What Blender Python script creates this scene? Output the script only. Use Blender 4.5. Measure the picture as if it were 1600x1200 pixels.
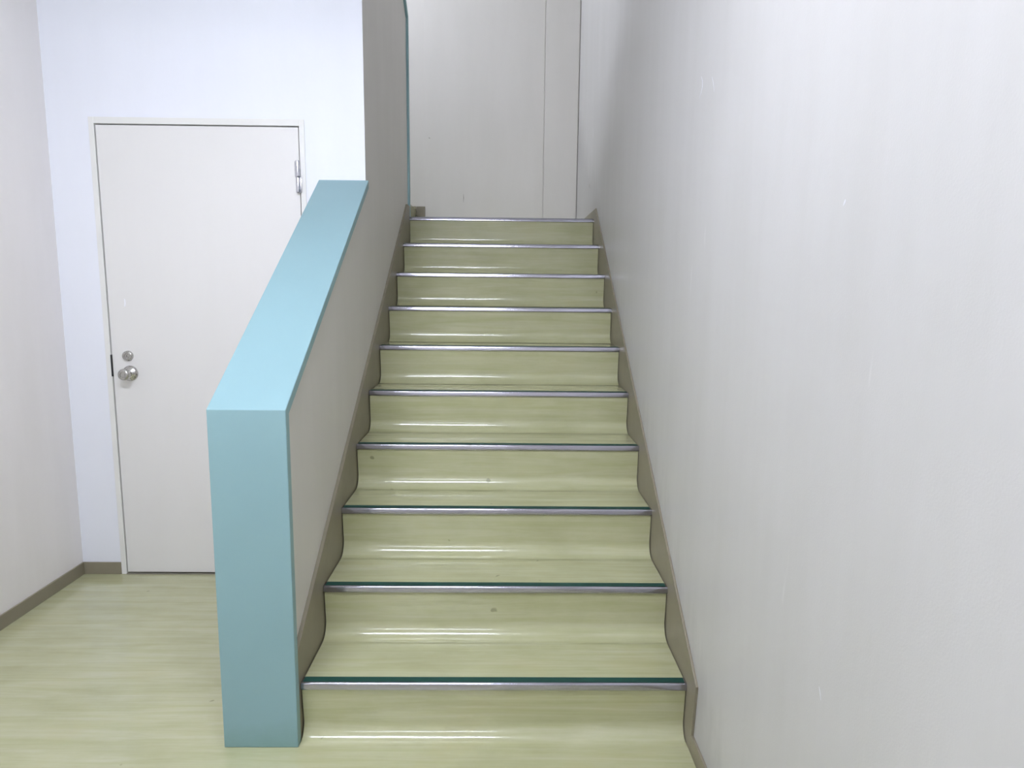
import bpy, bmesh, math, random
from mathutils import Vector, Matrix

S = bpy.context.scene
COL = S.collection
for o in list(bpy.data.objects):
    bpy.data.objects.remove(o, do_unlink=True)

# ------------------------------------------------------------------ camera
F_PX, PITCH, YAW, ROLL = 1037.305, 0.13973, 0.01294, 0.01024
CAM = Vector((0.62006, -1.91092, 1.39502))
fw = Vector((math.sin(YAW) * math.cos(PITCH), math.cos(YAW) * math.cos(PITCH), -math.sin(PITCH)))
rt = Vector((math.cos(YAW), -math.sin(YAW), 0))
up = rt.cross(fw)
r2 = math.cos(ROLL) * rt + math.sin(ROLL) * up
u2 = -math.sin(ROLL) * rt + math.cos(ROLL) * up
cd = bpy.data.cameras.new('camera')
cd.sensor_fit = 'HORIZONTAL'; cd.sensor_width = 36.0; cd.lens = F_PX / 1600 * 36.0
cd.clip_start = 0.02
cam = bpy.data.objects.new('camera', cd); COL.objects.link(cam)
M = Matrix((r2, u2, -fw)).transposed().to_4x4(); M.translation = CAM
cam.matrix_world = M
S.camera = cam

# ------------------------------------------------------------------ world, exposure, lamp strengths
w = bpy.data.worlds.new('world'); S.world = w; w.use_nodes = True
w.node_tree.nodes['Background'].inputs[0].default_value = (0.6, 0.7, 0.9, 1)
w.node_tree.nodes['Background'].inputs[1].default_value = 0.0
vs = S.view_settings
vs.view_transform = 'Standard'; vs.look = 'None'; vs.gamma = 1; vs.use_curve_mapping = False
vs.exposure = -0.10
LAMPS = [  # x, y, z, half length, half width, strength, colour, axis
    dict(kind='ceiling', loc=(-0.06, -0.88, 2.70), L=1.22, Wd=0.12, e=76.0, col=(0.82, 0.86, 1.0)),
    dict(kind='ceiling', loc=(-0.06, -3.5, 2.70), L=1.22, Wd=0.12, e=38.0, col=(0.82, 0.86, 1.0)),  # unseen lamp, added for more even light on walls and parapet
    dict(kind='wall', loc=(-1.43, 2.45, 4.35), L=1.2, Wd=0.16, e=76.0, col=(0.82, 0.87, 1.0)),
]

# ------------------------------------------------------------------ dimensions
T, R, NST, SW = 0.28, 0.18623, 10, 1.2        # tread, riser, number, stair width
YB, XL, YF = 1.21, -1.43, 3.69                # door wall, left wall, landing wall
XR = SW + 0.008                               # right wall face
XM = -0.014                                   # face of parapet and dividing wall on the stair side
ZL = NST * R                                  # landing level
YBACK, ZC, ZTOP = -4.6, 2.70, 5.2
SL = R / T

# ------------------------------------------------------------------ helpers
def link(name, bm, mat, parent=None, smooth=False, bevel=0.0, seg=2):
    bmesh.ops.recalc_face_normals(bm, faces=bm.faces[:])
    me = bpy.data.meshes.new(name); bm.to_mesh(me); bm.free()
    for m in (mat if isinstance(mat, (list, tuple)) else [mat]): me.materials.append(m)
    o = bpy.data.objects.new(name, me); COL.objects.link(o)
    if parent: o.parent = parent
    if smooth:
        for p in me.polygons: p.use_smooth = True
    if bevel:
        b = o.modifiers.new('bevel', 'BEVEL'); b.width = bevel; b.segments = seg; b.limit_method = 'ANGLE'
        b.angle_limit = math.radians(40)
    return o

def box(bm, x0, x1, y0, y1, z0, z1):
    v = [bm.verts.new(p) for p in ((x0,y0,z0),(x1,y0,z0),(x1,y1,z0),(x0,y1,z0),(x0,y0,z1),(x1,y0,z1),(x1,y1,z1),(x0,y1,z1))]
    for f in ((0,3,2,1),(4,5,6,7),(0,1,5,4),(1,2,6,5),(2,3,7,6),(3,0,4,7)):
        bm.faces.new([v[i] for i in f])
    return bm

def bx(*a): return box(bmesh.new(), *a)

def extrude_x(pts, x0, x1, bm=None):
    """closed (y, z) outline extruded from x0 to x1"""
    bm = bm or bmesh.new()
    a = [bm.verts.new((x0, y, z)) for y, z in pts]; b = [bm.verts.new((x1, y, z)) for y, z in pts]
    n = len(pts)
    bm.faces.new(a); bm.faces.new(b[::-1])
    for i in range(n):
        bm.faces.new((a[i], b[i], b[(i+1) % n], a[(i+1) % n]))
    return bm

def lathe(profile, segs=48, axis='-Y', c=(0,0,0)):
    """profile of (radius, depth) turned about an axis leaving the door face towards -Y"""
    bm = bmesh.new(); rings = []
    for r, d in profile:
        if r < 1e-6: rings.append([bm.verts.new((c[0], c[1]-d, c[2]))])
        else: rings.append([bm.verts.new((c[0]+r*math.cos(2*math.pi*i/segs), c[1]-d, c[2]+r*math.sin(2*math.pi*i/segs))) for i in range(segs)])
    for a, b in zip(rings, rings[1:]):
        for i in range(segs):
            j = (i+1) % segs
            if len(a) == 1 and len(b) == 1: continue
            if len(a) == 1: bm.faces.new((a[0], b[i], b[j]))
            elif len(b) == 1: bm.faces.new((a[i], b[0], a[j]))
            else: bm.faces.new((a[i], b[i], b[j], a[j]))
    return bm

def cyl_z(bm, x, y, z0, z1, r, taper=0.0, segs=24):
    prof = [(0, z0), (r-taper, z0), (r, z0+taper), (r, z1-taper), (r-taper, z1), (0, z1)]
    rings = []
    for rr, z in prof:
        rings.append([bm.verts.new((x, y, z))] if rr == 0 else
                     [bm.verts.new((x+rr*math.cos(2*math.pi*i/segs), y+rr*math.sin(2*math.pi*i/segs), z)) for i in range(segs)])
    for a, b in zip(rings, rings[1:]):
        for i in range(segs):
            j = (i+1) % segs
            if len(a) == 1: bm.faces.new((a[0], b[i], b[j]))
            elif len(b) == 1: bm.faces.new((a[i], b[0], a[j]))
            else: bm.faces.new((a[i], b[i], b[j], a[j]))

def empty(name, loc):
    o = bpy.data.objects.new(name, None); o.empty_display_size = 0.1
    o.location = loc; COL.objects.link(o); return o

def put(o, parent):
    """child built in world coordinates under a parent standing elsewhere"""
    o.parent = parent; o.matrix_parent_inverse = Matrix.Translation(-parent.location); return o

def struct(o, label=None):
    o['kind'] = 'structure'
    if label: o['label'] = label
    return o

def tag(o, label, cat, group=None):
    o['label'] = label; o['category'] = cat
    if group: o['group'] = group
    return o

# ------------------------------------------------------------------ materials
def rgb(r, g, b):
    f = lambda c: (c/255/12.92) if c/255 <= 0.04045 else ((c/255+0.055)/1.055)**2.4
    return (f(r), f(g), f(b), 1)

class NT:
    def __init__(s, name):
        s.m = bpy.data.materials.new(name); s.m.use_nodes = True
        s.t = s.m.node_tree; s.n = s.t.nodes; s.b = s.n['Principled BSDF']
    def new(s, typ, **kw):
        n = s.n.new(typ)
        for k, v in kw.items():
            if k.startswith('i_'): n.inputs[int(k[2:]) if k[2:].isdigit() else k[2:].replace('_', ' ')].default_value = v
            else: setattr(n, k, v)
        return n
    def l(s, a, b): s.t.links.new(a, b)
    def pos(s, scale):
        g = s.new('ShaderNodeNewGeometry'); mp = s.new('ShaderNodeMapping')
        mp.inputs['Scale'].default_value = scale; s.l(g.outputs['Position'], mp.inputs[0]); return mp.outputs[0]
    def noise(s, vec, scale, detail=3, rough=0.5, dist=0.0):
        n = s.new('ShaderNodeTexNoise'); n.inputs['Scale'].default_value = scale
        n.inputs['Detail'].default_value = detail; n.inputs['Roughness'].default_value = rough
        n.inputs['Distortion'].default_value = dist
        if vec is not None: s.l(vec, n.inputs['Vector'])
        return n.outputs['Fac']
    def ramp(s, fac, stops):
        r = s.new('ShaderNodeValToRGB'); e = r.color_ramp.elements
        e[0].position, e[0].color = stops[0]; e[1].position, e[1].color = stops[-1]
        for p, c in stops[1:-1]:
            k = e.new(p); k.color = c
        s.l(fac, r.inputs[0]); return r.outputs[0]
    def mix(s, fac, a, b, mode='MIX'):
        m = s.new('ShaderNodeMix', data_type='RGBA', blend_type=mode)
        for i, v in ((0, fac), (6, a), (7, b)):
            if hasattr(v, 'links'): s.l(v, m.inputs[i])
            else: m.inputs[i].default_value = v
        return m.outputs[2]
    def bump(s, h, strength, dist, prev=None):
        b = s.new('ShaderNodeBump'); b.inputs['Strength'].default_value = strength
        b.inputs['Distance'].default_value = dist; s.l(h, b.inputs['Height'])
        if prev is not None: s.l(prev, b.inputs['Normal'])
        return b.outputs[0]
    def set(s, **kw):
        for k, v in kw.items():
            i = s.b.inputs[k.replace('_', ' ')]
            if hasattr(v, 'links'): s.l(v, i)
            else: i.default_value = v
        return s.m

def vary(c, k): return (min(1, c[0]*k), min(1, c[1]*k), min(1, c[2]*k), 1)

def paint(name, c, rough=0.55, stain=0.04, bump=0.12, scuff=0.0, grime=False):
    n = NT(name)
    f1 = n.noise(n.pos((1, 1, 1)), 1.7, 5, 0.55)
    f2 = n.noise(n.pos((3, 3, 0.45)), 2.2, 5, 0.6)
    c1 = n.ramp(f1, [(0.3, vary(c, 1-stain)), (0.7, c)])
    c2 = n.ramp(f2, [(0.35, (1-stain, 1-stain, 1-stain*1.2, 1)), (0.62, (1, 1, 1, 1))])
    col = n.mix(1.0, c1, c2, 'MULTIPLY')
    if scuff:
        v = n.pos((9, 9, 1.1))
        f3 = n.noise(v, 2.6, 2, 0.4, 0.4)
        m = n.ramp(f3, [(0.735, (0, 0, 0, 1)), (0.775, (1, 1, 1, 1))])
        col = n.mix(m, col, vary(c, 1+scuff))
        f4 = n.noise(n.pos((6, 6, 1.6)), 3.1, 3, 0.5, 0.8)
        m2 = n.ramp(f4, [(0.70, (0, 0, 0, 1)), (0.80, (0.22, 0.22, 0.22, 1))])
        col = n.mix(m2, col, vary(c, 0.82))
    if grime:   # hand and shoe grime rubbed on just above the foot of the sloping skirting
        ge = n.new('ShaderNodeNewGeometry'); sp = n.new('ShaderNodeSeparateXYZ'); n.l(ge.outputs['Position'], sp.inputs[0])
        d = n.new('ShaderNodeMath', operation='MULTIPLY_ADD'); n.l(sp.outputs['Y'], d.inputs[0]); d.inputs[1].default_value = -SL
        n.l(sp.outputs['Z'], d.inputs[2])
        d2 = n.new('ShaderNodeMath', operation='MULTIPLY_ADD'); n.l(n.noise(n.pos((7, 7, 2.2)), 2.4, 5, 0.65), d2.inputs[0])
        d2.inputs[1].default_value = 0.42; n.l(d.outputs[0], d2.inputs[2])
        mg = n.ramp(d2.outputs[0], [(0.42, (0.55, 0.55, 0.55, 1)), (0.66, (0, 0, 0, 1))])
        col = n.mix(mg, col, vary(c, 0.72))
    g = n.noise(n.pos((1, 1, 1)), 260, 2)
    g2 = n.noise(n.pos((1, 1, 1)), 28, 2)
    b = n.bump(g2, bump*0.5, 0.004, n.bump(g, bump, 0.0012))
    return n.set(Base_Color=col, Roughness=rough, Normal=b)

def vinyl(name):
    n = NT(name)
    s1 = n.noise(n.pos((0.9, 14, 14)), 2.0, 6, 0.65, 0.6)
    s2 = n.noise(n.pos((1.6, 60, 60)), 2.0, 4, 0.6)
    s3 = n.noise(n.pos((1, 1.5, 1.5)), 3.2, 5, 0.6)
    a = n.ramp(s1, [(0.28, VIN_D), (0.5, VIN_M), (0.72, VIN_L)])
    c2 = n.ramp(s2, [(0.3, (0.955, 0.955, 0.94, 1)), (0.7, (1, 1, 1, 1))])
    c3 = n.ramp(s3, [(0.3, (0.90, 0.90, 0.86, 1)), (0.55, (1, 1, 1, 1)), (0.75, (1, 0.97, 0.92, 1))])
    col = n.mix(1.0, n.mix(1.0, a, c2, 'MULTIPLY'), c3, 'MULTIPLY')
    sp = n.noise(n.pos((1, 1, 1)), 23, 1, 0.3)
    m = n.ramp(sp, [(0.80, (0, 0, 0, 1)), (0.83, (0.55, 0.55, 0.55, 1))])
    col = n.mix(m, col, rgb(110, 112, 80))
    rg = n.ramp(n.noise(n.pos((2, 6, 6)), 4, 4, 0.6), [(0.3, (0.12, 0.12, 0.12, 1)), (0.7, (0.24, 0.24, 0.24, 1))])
    w1 = n.noise(n.pos((0.8, 7, 7)), 3.0, 2, 0.4)
    w2 = n.noise(n.pos((1, 1, 1)), 11, 3, 0.5)
    b = n.bump(w2, 0.10, 0.004, n.bump(w1, 0.22, 0.010))
    return n.set(Base_Color=col, Roughness=rg, Normal=b, Specular_IOR_Level=0.5, Coat_Weight=0.5, Coat_Roughness=0.06)

def plain(name, c, rough=0.5, metal=0.0, bump=0.0, var=0.05, scale=30):
    n = NT(name)
    col = n.ramp(n.noise(n.pos((1, 1, 1)), scale, 4), [(0.3, vary(c, 1-var)), (0.7, vary(c, 1+var))])
    kw = dict(Base_Color=col, Roughness=rough, Metallic=metal)
    if bump: kw['Normal'] = n.bump(n.noise(n.pos((1, 1, 1)), 200, 2), bump, 0.001)
    return n.set(**kw)

def brushed(name, c, rough=0.25, along=(2, 300, 300)):
    n = NT(name)
    f = n.noise(n.pos(along), 2.0, 3)
    r = n.ramp(f, [(0.3, (rough*0.8,)*3+(1,)), (0.7, (rough*1.3,)*3+(1,))])
    g = n.noise(n.pos((5, 20, 20)), 1.5, 3)
    col = n.ramp(g, [(0.3, vary(c, 0.88)), (0.7, c)])
    return n.set(Base_Color=col, Roughness=r, Metallic=1.0)

VIN_D, VIN_M, VIN_L = rgb(176, 177, 136), rgb(185, 185, 148), rgb(193, 193, 160)

M_WHITE = paint('white_wall_paint', rgb(236, 238, 245), 0.6, 0.015, 0.10)
M_CREAM = paint('cream_wall_paint', rgb(240, 236, 234), 0.55, 0.03, 0.16)
M_RIGHT = paint('grey_white_wall_paint', rgb(205, 203, 201), 0.42, 0.035, 0.16, scuff=0.05, grime=True)
M_INNER = paint('stair_wall_paint', rgb(220, 216, 210), 0.5, 0.03, 0.16)
M_DOOR = paint('door_enamel', rgb(229, 227, 224), 0.38, 0.012, 0.05)
M_FRAME = paint('door_frame_enamel', rgb(231, 230, 226), 0.4, 0.01, 0.05)
M_LDOOR = paint('landing_door_enamel', rgb(220, 216, 210), 0.5, 0.03, 0.14)
M_VINYL = vinyl('pale_green_vinyl')
def teal():
    n = NT('teal_enamel')
    c = rgb(138, 171, 176)
    col = n.ramp(n.noise(n.pos((1, 1, 0.7)), 2.5, 5, 0.6), [(0.3, vary(c, 0.955)), (0.7, c)])
    # darker, greener tone near the floor, with its own uneven edge
    g = n.new('ShaderNodeNewGeometry'); sp = n.new('ShaderNodeSeparateXYZ'); n.l(g.outputs['Position'], sp.inputs[0])
    nz = n.noise(n.pos((1, 1, 1)), 14, 4, 0.6)
    ad = n.new('ShaderNodeMath', operation='MULTIPLY_ADD'); n.l(nz, ad.inputs[0]); ad.inputs[1].default_value = 0.10
    n.l(sp.outputs['Z'], ad.inputs[2])
    m = n.ramp(ad.outputs[0], [(0.04, (0.5, 0.5, 0.5, 1)), (0.14, (0, 0, 0, 1))])
    col = n.mix(m, col, rgb(112, 146, 134))
    b = n.bump(n.noise(n.pos((1, 1, 1)), 240, 2), 0.12, 0.001)
    return n.set(Base_Color=col, Roughness=0.42, Normal=b)
M_TEAL = teal()
M_SKIRT = plain('taupe_skirting_vinyl', rgb(138, 131, 112), 0.45, 0, 0.08, 0.05, 12)
M_CAULK = plain('dark_caulk', rgb(62, 62, 44), 0.7)
M_ALU = brushed('aluminium_nosing', rgb(182, 181, 192), 0.15)
M_GREEN = plain('dark_green_rubber', rgb(12, 64, 55), 0.6, 0, 0.15, 0.08, 60)
M_STEEL = brushed('satin_steel', rgb(196, 194, 190), 0.24, (60, 2, 60))
M_HINGE = brushed('polished_hinge_steel', rgb(205, 205, 212), 0.2, (200, 200, 3))
M_BLACK = plain('black_strike', rgb(18, 16, 22), 0.5)
M_GAP = plain('dark_gap', rgb(34, 31, 36), 0.9)
M_SILL = plain('threshold_steel', rgb(150, 146, 132), 0.4, 0.3)
M_CEIL = paint('ceiling_paint', rgb(235, 235, 233), 0.8, 0.01, 0.05)

# ------------------------------------------------------------------ room shell
struct(link('floor', bx(XL-0.1, XR+0.1, YBACK-0.1, YB+0.2, -0.1, 0.0), M_VINYL), 'pale green streaked vinyl floor of the lobby')
struct(link('wall_left', bx(XL-0.12, XL, YBACK-0.1, YF+0.12, 0.0, ZTOP), M_CREAM), 'cream painted wall at the far left')
struct(link('wall_right', bx(XR, XR+0.12, YBACK-0.1, YF+0.12, -0.1, ZTOP), M_RIGHT), 'large grey-white painted wall right of the stairs')
struct(link('wall_rear', bx(XL, XR, YBACK-0.1, YBACK, 0.0, ZC), M_CREAM))
# white wall with the door opening
DX0, DX1, DZ = -1.2185, -0.3065, 2.1155      # leaf with its gap
FX0, FX1, FZ = -1.2425, -0.2830, 2.1435      # frame outside
bm = bmesh.new()
box(bm, XL, FX0, YB, YB+0.1, 0, FZ); box(bm, FX1, XM, YB, YB+0.1, 0, FZ); box(bm, XL, XM, YB, YB+0.1, FZ, ZC+0.9)
wb = link('wall_back', bm, [M_WHITE, M_INNER])
for p in wb.data.polygons:
    if p.normal.x > 0.9 and p.center.x > XM-0.01: p.material_index = 1   # the end seen from the stairs is painted like the stair wall
struct(wb, 'bright white wall holding the door')
struct(link('wall_landing', bx(XL, XR, YF, YF+0.12, ZL-0.1, ZTOP), M_INNER), 'grey wall facing the stairs across the landing')
# dividing wall between the two flights
YM, ZK = 2.575, 3.105
TM = 0.03
DW0, DW1 = XM-0.19, XM
pts = [(YB+0.1, 0.0), (YM-TM, 0.0), (YM-TM, ZK-TM*0.6), (YB+0.1, ZK-TM*0.6+(YM-TM-YB-0.1)*SL)]
struct(link('wall_middle', extrude_x(pts, DW0, DW1), M_INNER), 'grey wall between the two flights, left of the stairs')
YMc = YM
cap = [(YMc-TM, ZL+0.0), (YMc, ZL+0.0), (YMc, ZK), (YB+0.1, ZK+(YMc-YB-0.1)*SL), (YB+0.1, ZK+(YMc-YB-0.1)*SL-TM*1.25), (YMc-TM, ZK-TM*0.65)]
struct(link('trim_1', extrude_x(cap, DW0-0.012, 0.0), M_TEAL, bevel=0.002), 'thin teal edge of the wall between the flights')
# ceilings
bm = bmesh.new(); box(bm, XL, XR, YBACK, -0.35, ZC, ZC+0.15)
box(bm, XL, XM-0.19, -0.35, YB, ZC, ZC+0.15)
struct(link('ceiling', bm, M_CEIL))
bm = bmesh.new(); box(bm, XL, XR, -0.4, YF, ZTOP, ZTOP+0.1)
struct(link('ceiling_upper', bm, M_CEIL))
struct(link('wall_upper', bx(XL, XR, -0.5, -0.4, ZC+0.15, ZTOP), M_CREAM))

# small scratches in the paint, each a sliver of chipped paint on its wall
WALL = {o.name: o for o in COL.objects}
M_CHIP = plain('pale_paint_chip', rgb(228, 228, 232), 0.5)
M_SCUFF = plain('grey_rubber_scuff', rgb(132, 126, 116), 0.6)
def scratch(wall, name, mat, pts, wd, t):
    """thin raised sliver along pts; t maps (along, up) to the wall face"""
    bm = bmesh.new(); n = len(pts); rows = []
    for i, (a, z) in enumerate(pts):
        k = wd*0.5*math.sin(math.pi*(i+0.35)/(n-0.3))
        rows.append([bm.verts.new(t(a-k, z, 0.0004)), bm.verts.new(t(a+k, z, 0.0004)), bm.verts.new(t(a+k, z, -0.0004)), bm.verts.new(t(a-k, z, -0.0004))])
    for u, v in zip(rows, rows[1:]):
        for i in range(4): bm.faces.new((u[i], u[(i+1) % 4], v[(i+1) % 4], v[i]))
    bm.faces.new(rows[0]); bm.faces.new(rows[-1][::-1])
    link(name, bm, mat, WALL[wall])
onR = lambda a, z, d: (XR-d, a, z)
onL = lambda a, z, d: (a, YF-0.006-d, z)
scratch('wall_right', 'paint_chip', M_CHIP, [(0.190, 2.040), (0.176, 2.022), (0.174, 2.004), (0.186, 1.990), (0.200, 1.980)], 0.006, onR)
scratch('wall_right', 'paint_chip', M_CHIP, [(0.079, 2.004), (0.066, 1.985), (0.053, 1.957)], 0.004, onR)
scratch('wall_right', 'paint_chip', M_CHIP, [(-0.738, 1.557), (-0.736, 1.552), (-0.733, 1.547)], 0.005, onR)
scratch('wall_right', 'paint_chip', M_CHIP, [(-0.781, 0.676), (-0.786, 0.668), (-0.791, 0.656)], 0.003, onR)
scratch('wall_right', 'paint_chip', M_CHIP, [(2.745, 2.480), (2.730, 2.446), (2.722, 2.410)], 0.010, onR)
scratch('wall_right', 'scuff_mark', M_SCUFF, [(2.862, 2.140), (2.856, 2.118), (2.850, 2.105)], 0.006, onR)
scratch('wall_landing', 'scuff_mark', M_SCUFF, [(0.279, 2.174), (0.281, 2.142), (0.279, 2.108)], 0.004, onL)
scratch('wall_landing', 'scuff_mark', M_SCUFF, [(0.001, 2.612), (0.004, 2.609), (0.010, 2.606)], 0.012, onL)

# ------------------------------------------------------------------ skirtings
BH = 0.06
struct(link('baseboard_left', bx(XL, XL+0.008, YBACK, YB, 0, BH), M_SKIRT, bevel=0.0015), 'taupe skirting along the left wall')
struct(link('baseboard_back', bx(XL+0.008, FX0, YB-0.008, YB, 0, BH), M_SKIRT, bevel=0.0015), 'short taupe skirting left of the door')
OFR, OFL = 0.104, 0.118
def zn(y): return R + SL*y
yk = -0.083
y_top = (ZL+BH - R - OFR)/SL
pr = [(yk, 0.0), (yk, zn(yk)+OFR)]
pr = [(-0.066, 0.0), (-0.066, BH), (-0.088, zn(-0.088)+OFR), (y_top, ZL+BH), (YF-0.008, ZL+BH), (YF-0.008, ZL), (NST*T-T+0.1, ZL-R), (0.3, 0.0)]
struct(link('baseboard_right', extrude_x(pr, SW, XR), M_SKIRT, bevel=0.0012), 'taupe sloping skirting up the right side of the stairs')
struct(link('baseboard_rear', bx(SW-0.0, XR, YBACK, -0.066, 0, BH), M_SKIRT, bevel=0.0012), 'taupe floor skirting at the foot of the right wall')
y_topl = (ZL+BH+0.012 - R - OFL)/SL
pl = [(-0.012, 0.0), (-0.012, zn(-0.012)+OFL), (y_topl, ZL+BH+0.012), (YM-TM, ZL+BH+0.012), (YM-TM, ZL-R), (NST*T-T, ZL-R), (0.3, 0.0)]
struct(link('baseboard_stair', extrude_x(pl, XM, -0.001), M_SKIRT, bevel=0.0012), 'taupe sloping skirting up the left side of the stairs')
struct(link('baseboard_landing', box(bx(XL, -0.110, YF-0.010, YF, ZL+R, 2.070), -0.107, -0.035, YF-0.010, YF, ZL, 2.070), M_SKIRT, bevel=0.001), 'short dark skirting on the landing wall')

# ------------------------------------------------------------------ parapet beside the stairs
PX0, PX1, PY, PZ, PT = -0.2255, 0.0, -0.042, 1.0515, 0.030
par = empty('parapet', ((PX0+PX1)/2, PY, 0))
tag(par, 'sloping low grey parapet wall with wide teal cap between door and stairs', 'parapet')
kz = PT*math.sqrt(1+SL*SL)
zc_in = PZ + PT*SL - kz
body = [(PY+PT, 0.0), (PY+PT, zc_in), (YB, zc_in+(YB-PY-PT)*SL), (YB, 0.0)]
o = put(link('wall_body', extrude_x(body, PX0+0.014, XM), M_INNER), par)
capp = [(PY, 0.0), (PY, PZ), (YB, PZ+(YB-PY)*SL), (YB, PZ+(YB-PY)*SL-kz), (PY+PT, zc_in), (PY+PT, 0.0)]
o = put(link('cap', extrude_x(capp, PX0, PX1), M_TEAL, bevel=0.0025, seg=3), par)
o['label'] = 'teal painted board wrapping the front and sloping top'

# ------------------------------------------------------------------ staircase
stair = empty('staircase', (SW/2, 0, 0))
tag(stair, 'straight flight of ten pale green vinyl steps with metal nosings', 'staircase')
G = 0.003
def step_profile(last=False):
    """local outline: nosing edge at y=0, z=0; riser below"""
    rc = 0.052; yb = 0.014
    pts = []
    cy, cz = yb-rc, -R+rc                        # cove, sagging between tread and riser
    for i in range(13):
        a = -math.pi/2 + (math.pi/2)*i/12
        pts.append((cy+rc*math.cos(a), cz+rc*math.sin(a)))
    pts.append((0.007, -0.06)); pts.append((0.004, -0.018)); pts.append((0.004, -0.001))
    d = T+0.09
    pts += [(d, -0.001), (d, -R)]
    return pts
def nosing_profile():
    p = [(0.0335, -0.001), (0.0335, 0.0012), (0.0055, 0.0012)]
    for i in range(1, 7):                        # rounded metal lip
        a = math.pi/2 + math.radians(82)*i/6
        p.append((0.0055+0.0062*math.cos(a), -0.0050+0.0062*math.sin(a)))
    p += [(-0.0013, -0.0085), (-0.0018, -0.0120), (-0.0022, -0.0155), (-0.0023, -0.0185), (-0.0015, -0.0208), (0.0005, -0.0222), (0.005, -0.0222), (0.005, -0.001)]
    return p
step0 = nos0 = strip0 = line0 = None
steps = []
def make_step():
    bm = extrude_x(step_profile(), G, SW-G)
    s = link('step', bm, M_VINYL)
    for p in s.data.polygons:
        p.use_smooth = abs(p.normal.x) < 0.5
    e = s.modifiers.new('es', 'EDGE_SPLIT'); e.split_angle = math.radians(35)
    n = link('nosing', extrude_x(nosing_profile(), 0.0005, SW-0.0005), M_ALU, s)
    for p in n.data.polygons: p.use_smooth = abs(p.normal.x) < 0.5
    e = n.modifiers.new('es', 'EDGE_SPLIT'); e.split_angle = math.radians(35)
    n['label'] = 'aluminium stair nosing'
    bm = bmesh.new()
    box(bm, 0.006, SW-0.006, 0.0070, 0.0325, 0.0012, 0.0026)
    g = link('anti_slip_strip', bm, M_GREEN, s, bevel=0.0005)
    g['label'] = 'dark green rubber strip'
    return s
first = make_step()
for k in range(NST):
    if k == 0: s = first
    else:
        s = first.copy(); COL.objects.link(s)
        for ch in list(first.children):
            c = ch.copy(); COL.objects.link(c); c.parent = s
            c.matrix_parent_inverse = Matrix.Identity(4)
    s.parent = stair; s.matrix_parent_inverse = Matrix.Identity(4)
    s.location = (-SW/2, k*T, (k+1)*R)
ld = put(link('landing', bx(XM+0.016, SW-G, (NST-1)*T+T+0.09, YF-0.008, ZL-R, ZL-0.001), M_VINYL), stair)
ld['label'] = 'vinyl covered landing at the top'
# quarter landing one riser higher, start of the returning flight
q = put(link('raised_landing', bx(XL+0.01, -0.108, YM+0.03, YF-0.011, ZL-R, ZL+R), M_VINYL, bevel=0.004), stair)
q['label'] = 'higher step where the return flight begins'

# ------------------------------------------------------------------ door 1
d1 = empty('door_1', ((DX0+DX1)/2, YB, 0)); struct(d1, 'off-white steel door in a slim frame under the stairs')
bm = bmesh.new()
y0, y1 = YB-0.006, YB+0.09
box(bm, FX0, DX0, y0, y1, 0, FZ); box(bm, DX1, FX1, y0, y1, 0, FZ); box(bm, DX0, DX1, y0, y1, DZ, FZ)
put(link('door_frame', bm, M_FRAME, bevel=0.0012), d1)
bm = bx(DX0+0.0048, DX1-0.0045, YB-0.002, YB+0.038, 0.010, DZ-0.0052)
leaf = put(link('door_leaf', bm, M_DOOR, bevel=0.0012), d1)
bm = bmesh.new(); box(bm, DX0, DX1, YB+0.045, YB+0.09, 0.0, DZ)
put(link('gap_backing', bm, M_GAP), d1)  # near-black sheet behind the leaf, the shade of the gap put into its colour
put(link('threshold', bx(DX0, DX1, YB-0.010, YB+0.045, 0, 0.0035), M_SILL), d1)
# lock and knob, sub-parts of the leaf
def sub(o, par_, root): o.parent = par_; return o
yf = YB-0.002
KX, KZ = -1.134, 0.992
kb = lathe([(0, 0), (0.0365, 0), (0.0365, 0.003), (0.034, 0.008), (0.026, 0.013), (0.0165, 0.018), (0.0150, 0.028), (0.0175, 0.034),
            (0.0245, 0.040), (0.0275, 0.047), (0.0272, 0.056), (0.0245, 0.0625), (0.019, 0.0655), (0.0125, 0.0650), (0.0115, 0.0630), (0, 0.0625)], c=(KX, yf, KZ))
k1 = sub(link('doorknob', kb, M_STEEL, smooth=True), leaf, d1); k1['label'] = 'round satin steel doorknob'
e = k1.modifiers.new('es', 'EDGE_SPLIT'); e.split_angle = math.radians(50)
kc = lathe([(0, 0), (0.0245, 0), (0.0245, 0.004), (0.0225, 0.012), (0.0195, 0.0145), (0.0110, 0.0150), (0.0100, 0.0138), (0, 0.0138)], c=(-1.1385, yf, 1.0745))
k2 = sub(link('lock_cylinder', kc, M_STEEL, smooth=True), leaf, d1); k2['label'] = 'round steel deadbolt cylinder'
e = k2.modifiers.new('es', 'EDGE_SPLIT'); e.split_angle = math.radians(30)
bm = bx(-1.1392, -1.1378, yf-0.0142, yf-0.0137, 1.0695, 1.0795)
sub(link('keyhole', bm, M_BLACK), leaf, d1)
bm = bx(DX0-0.0015, DX0+0.0042, YB-0.0068, YB+0.004, 0.977, 1.079)
put(link('strike_plate', bm, M_BLACK), d1)
# flag hinge
h = bmesh.new(); HX, HY = -0.3115, YB-0.016
cyl_z(h, HX-0.003, HY, 1.893, 1.964, 0.0095, 0.002)
cyl_z(h, HX-0.003, HY, 1.822, 1.892, 0.0098, 0.003)
box(h, HX-0.020, HX-0.004, YB-0.0065, YB-0.0022, 1.894, 1.963)
box(h, HX+0.001, HX+0.012, YB-0.016, YB-0.006, 1.826, 1.890)
hg = put(link('hinge', h, M_HINGE, smooth=True, bevel=0.001), d1)
e = hg.modifiers.new('es', 'EDGE_SPLIT'); e.split_angle = math.radians(35)
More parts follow.
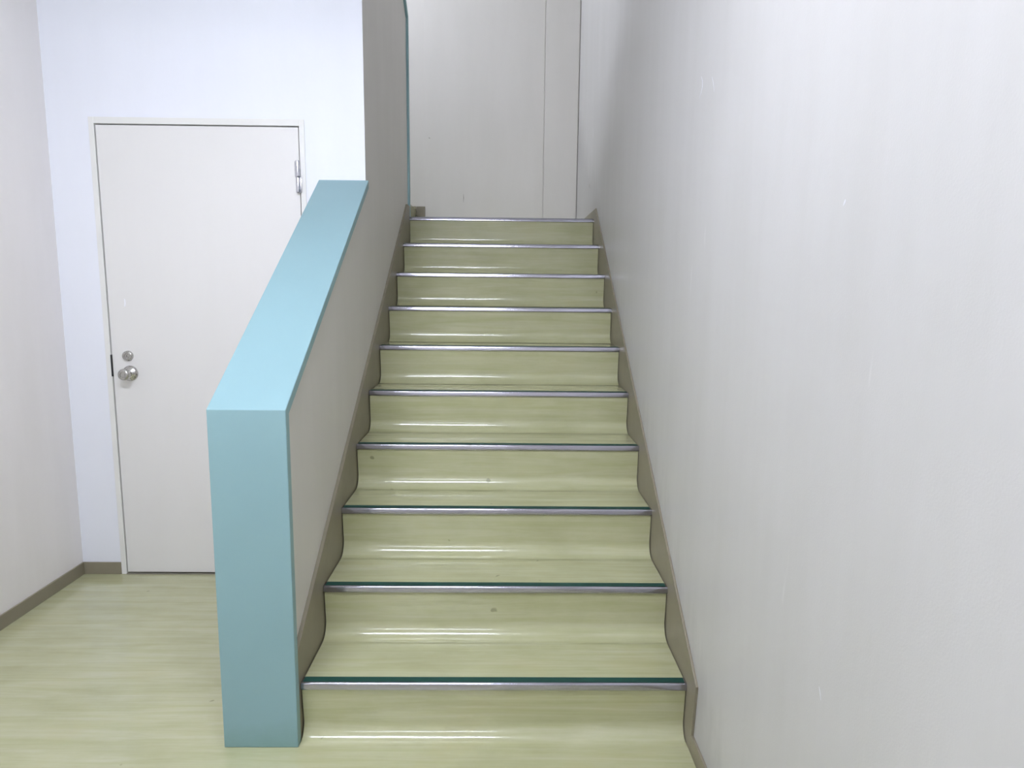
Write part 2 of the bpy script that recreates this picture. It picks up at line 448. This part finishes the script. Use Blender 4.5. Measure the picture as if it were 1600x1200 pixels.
# scrap of tape residue above the lock
bm = bmesh.new()
vv = [bm.verts.new((x, yf-0.0004, z)) for x, z in ((-1.1415,1.3035),(-1.1365,1.3045),(-1.1335,1.318),(-1.1340,1.333),(-1.1365,1.3405),(-1.1395,1.336),(-1.1390,1.321))]
f = bm.faces.new(vv); r_ = bmesh.ops.extrude_face_region(bm, geom=[f]); bmesh.ops.translate(bm, verts=[v for v in r_['geom'] if isinstance(v, bmesh.types.BMVert)], vec=(0, 0.0004, 0))
sub(link('tape_residue', bm, plain('white_residue', rgb(240, 240, 244), 0.5)), leaf, d1)

# ------------------------------------------------------------------ landing door panel and jamb
d2 = empty('door_2', (0.45, YF, ZL)); struct(d2, 'tall flush grey steel door on the landing wall')
put(link('door_leaf', bx(-0.032, 0.927, YF-0.006, YF, ZL+0.006, 4.1), M_LDOOR, bevel=0.001), d2)
put(link('door_jamb', bx(0.932, XR-0.006, YF-0.016, YF, ZL, 4.14), M_LDOOR, bevel=0.002), d2)

# ------------------------------------------------------------------ lamps (out of the picture, light the place)
def emis(name, col, e):
    n = NT(name); n.set(Base_Color=(0.8, 0.8, 0.8, 1), Emission_Color=col+(1,), Emission_Strength=e); return n.m
for L in LAMPS:
    x, y, z = L['loc']
    if L['kind'] == 'ceiling':
        t = empty('ceiling_light', (x, y, z))
        tag(t, ['long white ceiling light right above the camera before the stairs', 'unseen long ceiling light added near the rear wall to even out the light'][y < -3], 'ceiling light')
        hs = bx(x-L['L']/2-0.03, x+L['L']/2+0.03, y-L['Wd']/2-0.02, y+L['Wd']/2+0.02, z-0.04, z)
        df = bx(x-L['L']/2, x+L['L']/2, y-L['Wd']/2, y+L['Wd']/2, z-0.12, z-0.04)
    else:
        t = empty('wall_light', (x, y, z))
        tag(t, 'long fluorescent fitting high on the wall beside the upper flight', 'wall light')
        hs = bx(x, x+0.04, y-L['L']/2-0.03, y+L['L']/2+0.03, z-L['Wd']/2-0.02, z+L['Wd']/2+0.02)
        df = bx(x+0.04, x+0.08, y-L['L']/2, y+L['L']/2, z-L['Wd']/2, z+L['Wd']/2)
    put(link('housing', hs, M_CEIL, bevel=0.004), t)
    put(link('diffuser', df, emis('lit_diffuser', L['col'], L['e']), bevel=0.006), t)
